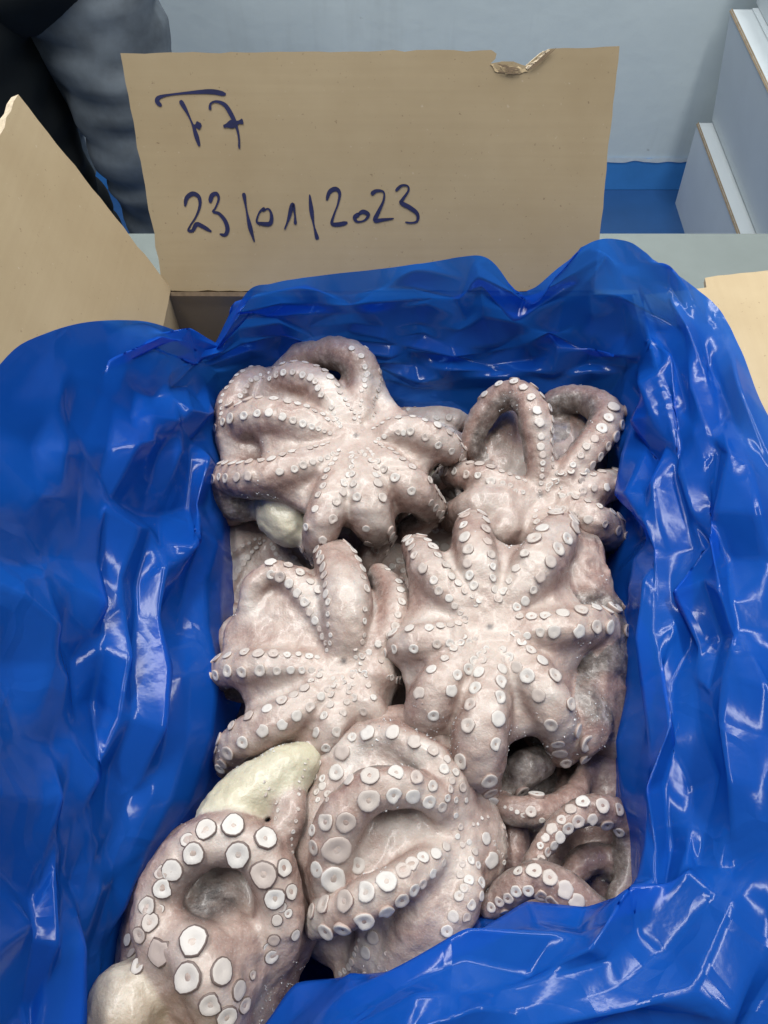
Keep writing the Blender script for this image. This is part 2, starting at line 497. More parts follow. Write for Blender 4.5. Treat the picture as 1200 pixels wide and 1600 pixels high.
# ------------------------------------------------------------------ person standing behind the table
def person():
    base = np.array([-0.55, 1.35, -0.9])
    t = empty('person', base)
    tag(t, 'person in dark jacket and faded grey-blue trousers standing behind the table', 'person')
    def solid(name, chains, ells, mat, h=0.012, k=0.05, disp=0.0):
        lo = np.min([np.min(np.array(P) - np.max(R), axis=0) for P, R in chains] + [np.array(c) - max(r) for c, r in ells], axis=0) - 0.05
        hi = np.max([np.max(np.array(P) + np.max(R), axis=0) for P, R in chains] + [np.array(c) + max(r) for c, r in ells], axis=0) + 0.05
        F = Field(lo, hi, h)
        for P, R in chains: F.v = smin(F.v, F.chain(np.array(P, float), R, 0.06), k)
        for c, r in ells: F.v = smin(F.v, F.ellipsoid(c, r, 0.06), k)
        V, Q = F.nets(); V = laplace(V, Q, 3)
        if disp: V = V + vnormals(V, Q) * (disp * vnoise(V * np.array([1, 1, 2.6]), 14, 5))[:, None]
        return fast_mesh(name, V - base, Q, mat, t)
    solid('trousers', [([(-0.47, 1.35, -0.03), (-0.452, 1.33, -0.25), (-0.445, 1.34, -0.48), (-0.44, 1.36, -0.80)], [0.105, 0.092, 0.068, 0.058]),
                       ([(-0.64, 1.38, -0.03), (-0.66, 1.40, -0.25), (-0.68, 1.44, -0.48), (-0.69, 1.50, -0.80)], [0.105, 0.092, 0.068, 0.060])],
          [((-0.555, 1.37, 0.04), (0.19, 0.12, 0.12))], JEANS, disp=0.011)
    solid('jacket', [([(-0.555, 1.37, 0.06), (-0.555, 1.37, 0.30), (-0.555, 1.37, 0.46)], [0.15, 0.16, 0.13]),
                     ([(-0.37, 1.37, 0.46), (-0.33, 1.35, 0.22), (-0.36, 1.12, 0.24)], [0.06, 0.055, 0.045]),
                     ([(-0.74, 1.37, 0.46), (-0.79, 1.35, 0.22), (-0.74, 1.12, 0.24)], [0.06, 0.055, 0.045])],
          [((-0.555, 1.37, 0.02), (0.205, 0.14, 0.10))], COAT, disp=0.006)
    solid('leg_shade_form', [([(-0.68, 1.29, 0.02), (-0.665, 1.31, -0.35), (-0.63, 1.40, -0.72)], [0.12, 0.11, 0.08])], [], COAT, disp=0.008)  # added black form standing in for the second leg in shadow
    solid('head', [([(-0.555, 1.37, 0.50), (-0.555, 1.35, 0.62)], [0.055, 0.055])], [((-0.555, 1.34, 0.70), (0.075, 0.095, 0.115)), ((-0.555, 1.245, 0.69), (0.014, 0.02, 0.02))], SKINP, k=0.03)
    solid('hair', [], [((-0.555, 1.365, 0.735), (0.082, 0.098, 0.10))], COAT)
    for x, y in ((-0.44, 1.33), (-0.69, 1.46)):
        solid('boot', [([(x, y + 0.03, -0.78), (x, y + 0.02, -0.855), (x + 0.005, y - 0.13, -0.868)], [0.062, 0.045, 0.035])], [], SHOE)
person()

# ------------------------------------------------------------------ cardboard box: panels, flaps, writing
BX0, BX1, BY0, BY1, RIM = -0.165, 0.19, -0.03, 0.446, 0.16
T = 0.005
bb = np.array([0.0, 0.2, 0.004])
cb = empty('cardboard_box', bb)
tag(cb, 'open brown cardboard box lined with blue plastic, flap marked T7', 'box')
box_mesh('base_panel', (BX0, BY0, 0.004), (BX1, BY1, 0.009), CARD, cb, bb)
box_mesh('wall_panel', (BX0, BY1 - T, 0.0095), (BX1, BY1, RIM), CARD, cb, bb)
box_mesh('wall_panel', (BX0, BY0, 0.0095), (BX1, BY0 + T, RIM), CARD, cb, bb)
box_mesh('wall_panel', (BX0, BY0 + T + 0.0005, 0.0095), (BX0 + T, BY1 - T - 0.0005, RIM), CARDS, cb, bb)
box_mesh('wall_panel', (BX1 - T, BY0 + T + 0.0005, 0.0095), (BX1, BY1 - T - 0.0005, RIM), CARDS, cb, bb)

def slab(name, origin, ex, ey, outline, thick, mat, parent, base, cut=CUT, jit=0.0004, step=0.008):
    """board with a given outline in the plane (ex, ey); thickness goes away from the viewer side"""
    o, ex, ey = np.array(origin), np.array(ex), np.array(ey)
    nrm = np.cross(ex, ey)
    pts = []
    for (a, b) in zip(outline, outline[1:] + outline[:1]):
        a, b = np.array(a), np.array(b)
        L = np.linalg.norm(b - a); m = max(1, int(L / step))
        for i in range(m):
            p = a + (b - a) * i / m
            if i: p = p + RNG.normal(0, jit, 2)
            pts.append(p)
    n = len(pts)
    V = [o + ex * p[0] + ey * p[1] for p in pts] + [o + ex * p[0] + ey * p[1] - nrm * thick for p in pts]
    F = [list(range(n)), list(range(2 * n - 1, n - 1, -1))] + [(i, n + i, n + (i + 1) % n, (i + 1) % n) for i in range(n)]
    ob = mesh_obj(name, V, F, [mat, cut], parent, base=base)
    for i, p in enumerate(ob.data.polygons): p.material_index = 0 if i < 2 else 1
    return ob
LEAN = math.radians(30)
FO = np.array([0, BY1 - 0.004, RIM + 0.001]); FX = np.array([1.0, 0, 0]); FY = np.array([0, math.sin(LEAN), math.cos(LEAN)])
FN = np.cross(FX, FY)
def flap_at(px, py):                                        # flap coordinates of a mark in the photograph
    d = ray(px, py); c = np.array([0, 0, CAM_Z])
    t = ((FO - c) @ FN) / (d @ FN)
    p = c + d * t - FO
    return (p @ FX, p @ FY)
tl, tr = flap_at(188, 83), flap_at(968, 72)
n_px = [(768, 78), (776, 84), (774, 92), (767, 99), (786, 96), (802, 96), (815, 101), (822, 103), (834, 92), (846, 82), (860, 76)]
outl = [(flap_at(258, 468)[0], 0.0012), (flap_at(928, 455)[0], 0.0012), tr] + [flap_at(*p) for p in n_px[::-1]] + [tl]
flap = slab('flap', FO, FX, FY, outl, 0.005, CARD, cb, bb)
tag(flap, 'raised flap with handwriting and a torn notch')
# crease where the flap bends, and torn paper in the notch
def strip(name, P, widths, mat, parent, lift, base=bb):
    P = np.array(P); tg = np.gradient(P, axis=0); tg /= np.linalg.norm(tg, axis=1)[:, None] + 1e-12
    nr = np.stack([-tg[:, 1], tg[:, 0]], 1)
    L = P + nr * widths[:, None] / 2; R = P - nr * widths[:, None] / 2
    V = [FO + FX * p[0] + FY * p[1] + FN * lift for p in L] + [FO + FX * p[0] + FY * p[1] + FN * lift for p in R]
    n = len(P)
    return V, [(i, n + i, n + i + 1, i + 1) for i in range(n - 1)]
V, F = strip('crease', [(outl[0][0], -0.0005), (outl[0][0] + 0.1, -0.0008), (outl[1][0], -0.0005)], np.array([0.003, 0.0034, 0.003]), CREASE, flap, 0.0)
mesh_obj('crease', [v + FN * 0.0025 for v in V], F, CREASE, flap, base=bb)
def torn():
    def patch(name, top, bot, l0, l1, mat):
        n = 14
        A = resample(np.array([flap_at(*p) for p in top]), n); B = resample(np.array([flap_at(*p) for p in bot]), n)
        A += RNG.normal(0, 0.0003, A.shape); B += RNG.normal(0, 0.0005, B.shape)
        M_ = (A + B) / 2 + RNG.normal(0, 0.0003, A.shape)
        P3 = lambda q, l: FO + FX * q[0] + FY * q[1] + FN * l
        V = [P3(q, l0 + abs(RNG.normal(0, 0.0003))) for q in A] + [P3(q, (l0 + l1) / 2 + abs(RNG.normal(0, 0.0007))) for q in M_] + [P3(q, l1) for q in B]
        F = [(r * n + i, (r + 1) * n + i, (r + 1) * n + i + 1, r * n + i + 1) for r in (0, 1) for i in range(n - 1)]
        return mesh_obj(name, V, F, mat, flap, base=bb)
    patch('torn_paper', [(767, 99), (786, 96), (802, 96), (815, 101), (823, 104)], [(766, 101), (774, 109), (790, 115), (808, 117), (826, 112)], -0.0012, 0.0005, CARD)
    patch('torn_paper', [(820, 104), (834, 92), (846, 82), (858, 76)], [(824, 109), (838, 97), (850, 86), (860, 78)], -0.001, 0.0006, CUT)
    V, F = [], []
    for k in range(11):
        x0 = 768 + random.uniform(0, 26) + k * 0.8; y0 = 100 + k * 1.75
        ln = random.uniform(14, 34); m = 7
        q = [(x0 + ln * i / 6, y0 + 4.5 * math.sin(i / 6 * 2.0) - 2.5 * i / 6 + random.uniform(-0.7, 0.7)) for i in range(m)]
        if k > 7: q = [(824 + (k - 8) * 4 + 6.0 * i, 110 - (k - 8) * 1.5 - 5.4 * i + random.uniform(-0.8, 0.8)) for i in range(m)]
        v, f = strip('', [flap_at(*p) for p in q], np.array([0.25, 0.8, 1, 0.7, 1, 0.6, 0.2]) * 0.0009, CREASE, flap, 0.0016 + 0.00005 * k)
        b = len(V); V += v; F += [tuple(i + b for i in g) for g in f]
    mesh_obj('torn_fibres', V, F, CREASE, flap, base=bb)
torn()
STROKES = [
 [[(60, 122), (42, 103), (52, 85), (100, 74), (190, 65), (270, 62), (328, 73)], [(138, 98), (165, 145), (190, 200), (205, 245), (218, 290)],
  [(190, 208), (208, 204), (226, 198)], [(262, 138), (265, 112), (290, 103), (325, 118), (352, 160), (370, 200), (382, 250), (384, 300)],
  [(318, 207), (360, 195), (400, 185)]],
 [[(158, 540), (165, 505), (190, 487), (215, 500), (220, 535), (205, 580), (180, 620), (172, 640), (190, 640), (205, 615), (225, 620), (268, 645)],
  [(262, 525), (270, 495), (290, 487), (298, 510), (285, 545), (275, 562), (300, 570), (325, 600), (335, 635), (325, 658), (302, 655)],
  [(402, 483), (415, 560), (430, 630), (447, 688)],
  [(490, 545), (468, 565), (457, 603), (480, 612), (513, 610), (518, 575), (505, 550), (480, 560)],
  [(573, 636), (590, 590), (606, 532), (615, 570), (618, 615)],
  [(677, 490), (685, 560), (695, 620), (710, 678)],
  [(748, 515), (760, 480), (785, 467), (802, 485), (795, 530), (780, 570), (770, 610), (795, 615), (835, 607)],
  [(885, 570), (865, 585), (875, 603), (905, 598), (922, 575), (900, 562), (880, 572)],
  [(933, 490), (955, 475), (985, 480), (985, 515), (965, 560), (950, 597), (985, 595), (1028, 590)],
  [(1035, 475), (1060, 453), (1085, 455), (1088, 475), (1065, 510), (1060, 525), (1095, 545), (1125, 570), (1125, 600), (1100, 608), (1075, 605)]]]
for li, line in enumerate(STROKES):
    V, F = [], []
    for si, s in enumerate(line):
        P = catmull([flap_at(230 + x / 2.667, 120 + y / 2.667) for x, y in s], 8 * len(s))
        f = np.linspace(0, 1, len(P))
        thick = 22 if (li == 0 and si in (2, 4)) else 13
        w = thick / 2.667 * 0.000455 * 1.35 * (0.72 + 0.3 * np.sin(f * 9 + si)) * np.clip(np.minimum(f, 1 - f) * 14 + 0.5, 0, 1)
        v, q = strip('', P, w, INK, flap, 0.00035 + 0.00004 * (si % 5))
        b = len(V); V += v; F += [tuple(i + b for i in k) for k in q]
    mesh_obj('handwriting', V, F, INK, flap, base=bb)

# side flaps: left one raised and leaning out, right one laid open
lx = np.array([-0.053, 0, 0.148]); lx /= np.linalg.norm(lx)
fl = slab('flap', (BX0 + 0.002, BY1 - 0.002, RIM + 0.0015), (0, -1, 0), tuple(lx), [(0, 0), (BY1 - BY0 - 0.01, 0), (BY1 - BY0 - 0.012, 0.155), (0.004, 0.157)], 0.005, CARDS, cb, bb)
rx = np.array([math.cos(math.radians(9)), 0, math.sin(math.radians(9))])
fr = slab('flap', (BX1 - 0.002, BY1 - 0.003, RIM + 0.0085), tuple(rx), (0, 1, 0), [(0, 0), (0, -(BY1 - BY0) + 0.01), (0.155, -(BY1 - BY0) + 0.012), (0.155, -0.002), (0.046, -0.002), (0.045, -0.012), (0.0, -0.012)][::-1], 0.005, CARDS, cb, bb)
fn = slab('flap', (BX0 + 0.004, BY0 + 0.002, RIM + 0.001), (1, 0, 0), (0, -0.5, -0.866), [(0, 0), (0.322, 0), (0.322, 0.15), (0, 0.15)][::-1], 0.005, CARD, cb, bb)

# ------------------------------------------------------------------ octopuses
def sucker_mesh(var, ring=None):
    rnd = random.Random(var)
    S = 14
    prof = [(0.78, -0.55), (1.02, -0.02), (1.0, 0.12), (0.86, 0.22), (0.66, 0.185), (0.34, 0.13), (0.17, 0.02)] if var % 3 else [(0.78, -0.55), (1.02, -0.02), (1.0, 0.11), (0.84, 0.20), (0.60, 0.205), (0.30, 0.20), (0.14, 0.17)]
    if ring: prof[2] = (1.05, 0.12); prof[1] = (1.07, 0.02); prof[3] = (0.93, 0.22)
    wob = [1 + rnd.uniform(-0.07, 0.07) for _ in range(S)]
    if var == 3: wob[2] *= 0.72; wob[3] *= 0.8
    if var == 4: wob[7] *= 0.8; wob[8] *= 0.66; wob[9] *= 0.85
    V, F, MI = [], [], []
    for (r, z) in prof:
        for i in range(S):
            a = 2 * math.pi * i / S
            V.append((r * wob[i] * math.cos(a), r * wob[i] * math.sin(a), z * (1 + 0.25 * (wob[i] - 1))))
    for k in range(len(prof) - 1):
        for i in range(S):
            F.append((k * S + i, k * S + (i + 1) % S, (k + 1) * S + (i + 1) % S, (k + 1) * S + i))
            MI.append(1 if k <= (2 if ring else 1) else 0)
    F.append(tuple((len(prof) - 1) * S + i for i in range(S))); MI.append(1 if var in (1, 4) else 0)
    me = bpy.data.meshes.new('sucker')
    me.from_pydata(V, [], F); me.update()
    me.polygons.foreach_set('use_smooth', [True] * len(F))
    me.materials.append(SUCK); me.materials.append(ring or RING)
    me.polygons.foreach_set('material_index', MI)
    return me
SUCKERS = [sucker_mesh(i) for i in range(6)]
DARKRING = plain('dark_sucker_ring', (0.13, 0.095, 0.085), 0.5)
SUCKERS_RINGED = [sucker_mesh(i, DARKRING) for i in range(6)]

def place_sucker(root, base, p, n, r, flat=1.0, asp=1.0, rnd=random, ring=False):
    o = bpy.data.objects.new('sucker', (SUCKERS_RINGED if ring else SUCKERS)[rnd.choice((0, 0, 1, 2, 2, 3, 4, 5))])
    COL.objects.link(o)
    o.parent = root
    z = Vector(n).normalized()
    x = z.orthogonal().normalized(); y = z.cross(x)
    R = Matrix((x, y, z)).transposed().to_4x4() @ Matrix.Rotation(rnd.uniform(0, 6.28), 4, 'Z')
    o.matrix_local = Matrix.Translation(Vector(p) - Vector(base)) @ R @ Matrix.Diagonal((r * asp, r, r * flat, 1))
    return o

def octopus(label, off, sc, centre, zc, arms, ells=(), webk=0.0, h=0.0016, extra=(), smax=5.0, fill=None, frost=150, seed=1, kk=(0.012, 0.005), stains=(), fat=1.1, sk=1.2, pale=1.0, ring=False):
    rnd = random.Random(seed)
    P2 = lambda x, y, z: at(off[0] + x / sc, off[1] + y / sc, z)
    c = P2(centre[0], centre[1], zc)
    px2m = depth_of(c) / FPX / sc                           # metres per unit of the sheet the arms are given in
    built = []
    for A in arms:
        pts, rr = A['p'], A['r']
        W = [c + np.array([0, 0, -0.002])] if A.get('root', True) else []
        n = len(pts)
        f = np.linspace(0.12, 1, n)
        for i, q in enumerate(pts):
            dz = q[2] if len(q) > 2 else float(np.interp(f[i], [0, .3, .6, .85, 1], [0, .005, .005, -.006, -.020]))
            W.append(P2(q[0], q[1], zc + dz))
        plan = len(W)
        if A.get('curl', True):
            d = W[-1] - W[-2]; d[2] = 0; d /= np.linalg.norm(d)
            r = rr[-1] * px2m; e = W[-1]; Z = np.array([0, 0, 1.0])
            W += [e + d * r * 0.7 - Z * r * 1.3, e + d * r * 0.1 - Z * r * 2.7, e - d * r * 1.6 - Z * r * 3.3]
        W = np.array(W)
        dense = catmull(W, 12 * len(W))
        planf = (plan - 1) / (len(W) - 1)
        ctrl_r = np.interp(np.linspace(0, 1, len(dense)), np.linspace(0, planf, len(rr)).tolist() + ([1.0] if planf < 1 else []), list(rr) + ([rr[-1] * 0.7] if planf < 1 else [])) * px2m * fat
        S = resample(np.c_[dense, ctrl_r], 34)
        P, R = S[:, :3], S[:, 3]
        tg = np.gradient(P, axis=0); tg /= np.linalg.norm(tg, axis=1)[:, None]
        N = np.zeros_like(P)
        nv = np.array(A.get('n', (0, 0, 1.0)), float)
        for i in range(len(P)):
            nv = nv - (nv @ tg[i]) * tg[i]; nv /= np.linalg.norm(nv); N[i] = nv
        roll = A.get('roll', 0)
        if roll:
            B = np.cross(tg, N); ang = np.radians(np.linspace(A.get('roll0', roll), roll, len(P)))[:, None]
            N = N * np.cos(ang) + B * np.sin(ang)
        built.append((P, R, N, tg, A, plan))
    allP = np.vstack([b[0] for b in built]); mr = max(b[1].max() for b in built)
    ew = [(P2(e[0], e[1], zc + e[2]), np.array(e[3]), e[4] if len(e) > 4 else 0, e[5] if len(e) > 5 else 0) for e in ells]
    lo, hi = allP.min(0) - mr - 0.006, allP.max(0) + mr + 0.006
    for p, r, *_ in ew:
        lo = np.minimum(lo, p - r.max() - 0.006); hi = np.maximum(hi, p + r.max() + 0.006)
    lo[2] = max(lo[2], 0.02)
    F = Field(lo, hi, h)
    G = F.pts((slice(None),) * 3)
    dc = np.linalg.norm(G[..., :2] - c[:2].astype(np.float32), axis=-1)
    K = np.clip(np.interp(dc, [0.01, 0.06], kk), 0.002, 1).astype(np.float32)
    v = None
    for (P, R, N, tg, A, plan) in built:
        d = F.chain(P, R)
        v = d if v is None else smin(v, d, K)
    if webk:
        star = [b for b in built if b[4].get('web', True)]
        for a, b in zip(star, star[1:] + star[:1]):
            for i in range(2, int(34 * webk)):
                p, q = a[0][i].copy(), b[0][i].copy()
                if np.linalg.norm(p - q) > 0.075: continue
                m = (p + q) / 2; dz = 0.009 * i / 12
                p[2] -= a[1][i] * 0.45; q[2] -= b[1][i] * 0.45; m[2] -= dz
                pr = a[1][i] * 0.5
                v = smin(v, F.chain(np.array([p, m, q]), [pr, 0.0055, pr], 0.014), np.float32(0.007))
    for (p, r, ang, cr) in ew:
        ca, sa = math.cos(ang), math.sin(ang)
        v = smin(v, F.ellipsoid(p, r, 0.02, np.array([[ca, -sa, 0], [sa, ca, 0], [0, 0, 1]])), np.float32(0.006))
    F.v = v
    V, Q = F.nets()
    V = laplace(V, Q, 2)
    Nn = vnormals(V, Q)
    V = V + Nn * (0.0011 * vnoise(V, 75, seed) + 0.0006 * vnoise(V, 190, seed + 9) + 0.00035 * vnoise(V, 420, seed + 19))[:, None]
    # colour fields
    near = np.zeros(len(V), int)
    AN = np.vstack([b[2] for b in built]); AR = np.concatenate([b[1] for b in built])
    for s in range(0, len(V), 6000):
        D = ((V[s:s + 6000, None, :] - allP[None]) ** 2).sum(-1)
        near[s:s + 6000] = (np.sqrt(D) - AR[None]).argmin(1)
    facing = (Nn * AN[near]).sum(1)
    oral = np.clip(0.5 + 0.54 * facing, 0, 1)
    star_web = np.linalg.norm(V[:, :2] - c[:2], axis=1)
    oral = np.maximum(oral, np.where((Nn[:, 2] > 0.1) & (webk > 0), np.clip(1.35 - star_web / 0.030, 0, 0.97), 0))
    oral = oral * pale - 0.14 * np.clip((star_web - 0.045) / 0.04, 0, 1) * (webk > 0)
    cream = np.zeros(len(V))
    for (p, r, ang, cr) in ew:
        if cr < 0:
            q = np.linalg.norm((V - p) / r, axis=1)
            V = V + Nn * (np.where(q < 1.12, 0.0018 * vnoise(V, 55, seed + 21) + 0.0008 * vnoise(V, 160, seed + 22), 0))[:, None]
            oral = np.where(q < 1.12, np.minimum(oral, 0.48 + 0.5 * vnoise(V, 60, seed + 2)), oral)
        elif cr:
            ca, sa = math.cos(ang), math.sin(ang)
            X = (V - p) @ np.array([[ca, -sa, 0], [sa, ca, 0], [0, 0, 1]])
            q = np.linalg.norm(X / r, axis=1)
            cream = np.maximum(cream, np.clip((1.22 - q) / 0.16, 0, 1) * abs(cr))
            oral = np.where(q < 1.15, np.maximum(oral, cr), oral)
    # suckers
    bvh = BVHTree.FromPolygons([tuple(x) for x in V], [tuple(q) for q in Q.tolist()])
    cnt = 0
    found = []
    for (P, R, N, tg, A, plan) in built:
        sm = A.get('s', smax)
        if sm <= 0: continue
        sm = sm * px2m * sk
        L = np.r_[0, np.cumsum(np.linalg.norm(np.diff(P, axis=0), axis=1))]
        Bv = np.cross(tg, N)
        a0, a1 = A.get('sa', (0.13, 0.93))
        for row, ph in ((0, -1), (1, 1)):
            s = L[-1] * a0 + (0.5 * row) * sm
            while s < L[-1] * a1:
                t = s / L[-1]
                size = sm * np.interp(t, A.get('st', [0, 0.12, 0.4, 0.7, 1.0]), A.get('sv', [0.34, 0.46, 0.92, 1.0, 0.62]))
                i = np.interp(s, L, np.arange(len(P))); k = int(round(i))
                p = np.array([np.interp(s, L, P[:, j]) for j in range(3)]); r = np.interp(s, L, R)
                spread = math.radians(A.get('spread', 29) + rnd.uniform(-5, 5)) * ph
                d = N[k] * math.cos(spread) + Bv[k] * math.sin(spread)
                d = d / np.linalg.norm(d)
                hit, nn, fi, dist = bvh.ray_cast(Vector(p + d * (r + 0.02)), Vector(-d), 0.04)
                gap = size * rnd.uniform(2.25, 2.75)
                s += max(gap, 0.0018)
                if hit is None or dist < 0.006: continue
                nb = (Vector(d) * 0.6 + nn * 0.4).normalized()
                if nb.z < -0.35 or rnd.random() < 0.03: continue
                sz = size * rnd.uniform(0.82, 1.12)
                found.append((hit, nb, sz, rnd.uniform(0.7, 1.0), rnd.uniform(0.88, 1.1), False))
                cnt += 1
    for (x, y, rpx) in extra:
        o = np.array([0, 0, CAM_Z]); d = ray(off[0] + x / sc, off[1] + y / sc)
        hit, nn, fi, dist = bvh.ray_cast(Vector(o), Vector(d).normalized(), 2)
        if hit is None: continue
        # average the normal a little around the spot
        nb = nn.copy()
        for q in range(8):
            g = hit + Vector((rnd.uniform(-1, 1), rnd.uniform(-1, 1), rnd.uniform(-1, 1))) * 0.004
            l2, n2, i2, d2 = bvh.find_nearest(g)
            if n2 is not None: nb = nb + n2
        found.append((hit, nb.normalized(), rpx * px2m * 1.10, rnd.uniform(0.7, 0.9), rnd.uniform(0.95, 1.1), ring))
        cnt += 1
    for (p, nb, r, fl, asp, rg) in found:                   # each sucker sits on a low swelling of the flesh
        d2 = ((V - np.array(p)) ** 2).sum(1)
        m = d2 < (3 * r) ** 2
        V[m] += np.array(nb) * (0.34 * r * np.exp(-d2[m] / (1.15 * r) ** 2))[:, None]
    base = np.array([c[0], c[1], lo[2]])
    root = empty('octopus', base)
    tag(root, label, 'octopus', 'frozen octopuses in the box')
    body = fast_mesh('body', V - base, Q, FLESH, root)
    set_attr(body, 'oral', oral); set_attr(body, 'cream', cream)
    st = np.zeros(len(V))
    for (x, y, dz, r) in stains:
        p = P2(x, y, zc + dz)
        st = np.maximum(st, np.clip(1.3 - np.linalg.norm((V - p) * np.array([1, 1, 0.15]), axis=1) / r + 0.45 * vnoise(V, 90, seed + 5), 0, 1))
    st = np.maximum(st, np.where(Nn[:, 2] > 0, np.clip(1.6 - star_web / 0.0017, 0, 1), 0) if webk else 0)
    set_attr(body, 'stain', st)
    set_attr(body, 'centre', np.clip(1 - star_web / 0.05, 0, 1))
    for (p, nb, r, fl, asp, rg) in found:
        place_sucker(root, base, p + nb * (0.27 * r), nb, r, fl, asp, rnd, rg)
    # frost crystals on rims
    if frost:
        w = (Nn[:, 2] > -0.2) * np.clip(vnoise(V, 34, seed + 3) - 0.15, 0, 1) * np.clip((star_web - 0.03) / 0.04, 0.03, 1)
        w = w / w.sum()
        pick = RNG.choice(len(V), frost, p=w)
        FV, FF = [], []
        for i in pick:
            for _ in range(4):
                s = rnd.uniform(0.00015, 0.00045)
                p = V[i] + Nn[i] * s * 0.2 + RNG.normal(0, 0.0014, 3)
                loc, n2, _, _ = bvh.find_nearest(Vector(p))
                p = np.array(loc) + np.array(n2) * s * 0.25
                q = [p + RNG.normal(0, 1, 3) * s for _ in range(4)]
                b = len(FV); FV += q; FF += [(b, b + 1, b + 2), (b, b + 2, b + 3), (b, b + 3, b + 1), (b + 1, b + 3, b + 2)]
        tag(mesh_obj('frost', FV, FF, FROST, root, base=base), kind='stuff')
    print('octopus', len(V), cnt)
    return root
def a_(p, r, **k): return dict(p=p, r=r, **k)

# A: the star with the cream mantle showing, back left
o1 = octopus('pale pink frozen octopus spread like a star at the back, cream lobe beneath it',
    (320, 520), 2.857, (676, 503), 0.128, [
    a_([(684, 400), (692, 310), (712, 225), (680, 130, .012), (570, 88, .008), (460, 110, -.001), (385, 165, -.010), (330, 240, -.022)], [34, 48, 54, 56, 54, 50], s=11, sa=(.1, .5), curl=False, n=(0.6, 0, 0.8)),
    a_([(800, 478), (890, 448), (985, 475), (1070, 515), (1098, 545)], [34, 56, 54, 42], s=14),
    a_([(780, 585), (865, 650), (940, 710), (985, 760)], [34, 58, 58, 50], s=15),
    a_([(702, 610), (722, 720), (742, 815), (758, 865)], [34, 62, 66, 58], s=15),
    a_([(620, 610), (580, 715), (540, 825), (512, 900), (502, 940)], [34, 58, 56, 42], s=14),
    a_([(560, 562), (430, 605), (300, 645), (180, 655), (95, 655)], [34, 54, 56, 50], s=15),
    a_([(540, 455), (420, 410), (300, 378), (200, 395), (135, 430)], [34, 58, 62, 54], s=16),
    a_([(615, 400), (565, 305), (510, 235), (420, 205), (330, 225), (285, 290, -.012)], [34, 52, 50, 42], s=13, curl=False),
    a_([(120, 470, -.018), (130, 330, -.012), (200, 230, -.012), (290, 210, -.016)], [50, 56, 52, 40], root=False, curl=False, web=False, s=10),
    a_([(120, 800, -.05), (85, 720, -.03), (150, 770, -.035), (300, 760, -.035)], [45, 50, 50, 50], root=False, curl=False, web=False, s=0),
    ], ells=[(676, 520, -.040, (0.05, 0.05, 0.030)), (410, 300, -.012, (0.024, 0.022, 0.012)), (240, 320, -.022, (0.024, 0.024, 0.014)), (575, 215, -.022, (0.018, 0.018, 0.012)), (230, 540, -.022, (0.028, 0.016, 0.012)), (352, 825, -.027, (0.024, 0.018, 0.018), -0.9, 0.9)], webk=0.49, seed=1, smax=14, fat=1.50, sk=1.45, kk=(0.008, 0.004))

# B: the one with a looped arm, back right
o2 = octopus('grey pink frozen octopus with two arms looped upright, beside the star at the back',
    (640, 580), 3.333, (665, 690), 0.112, [
    a_([(672, 600, .006), (675, 500, .012), (670, 400, .018), (655, 290, .024), (625, 190, .026), (560, 130, .022), (450, 160, .014), (360, 270, .004), (325, 380, -.006), (340, 450, -.016)], [32, 52, 66, 66, 52, 44], s=21, curl=False, n=(0.45, -0.3, 0.8), sa=(.07, .75), spread=28, web=False),
    a_([(730, 610), (820, 530, .010), (920, 415, .014), (1000, 310, .014), (1015, 220, .01), (930, 155, .004), (820, 140, 0), (745, 175, -.006), (765, 240, -.016)], [32, 58, 72, 70, 58, 46], s=24, curl=False, n=(0.5, -0.2, 0.8), sa=(.06, .62), web=False),
    a_([(770, 655), (880, 630), (1000, 605), (1080, 590)], [32, 62, 70, 60], s=22),
    a_([(780, 725), (880, 760), (990, 805), (1060, 860, -.02)], [32, 66, 78, 70], s=22),
    a_([(690, 780), (700, 880), (720, 960)], [32, 66, 66], s=18),
    a_([(560, 745), (480, 840), (420, 900)], [32, 66, 66], s=0),
    a_([(560, 690), (450, 690), (340, 710), (270, 740, -.02)], [32, 66, 80, 70], s=0),
    a_([(600, 655), (510, 605), (400, 570), (290, 545), (210, 540)], [32, 54, 60, 50], s=20),
    a_([(390, 440, -.022), (450, 380, -.016), (500, 300, -.012), (520, 240, -.016)], [60, 66, 60, 50], root=False, curl=False, s=0, web=False),
    ], ells=[(665, 690, -.038, (0.055, 0.045, 0.028)), (790, 400, -.030, (0.035, 0.045, 0.022)), (540, 520, -.026, (0.035, 0.035, 0.020))], webk=0.40, seed=2, smax=20, fat=1.30, sk=1.35, pale=0.95, kk=(0.008, 0.004))

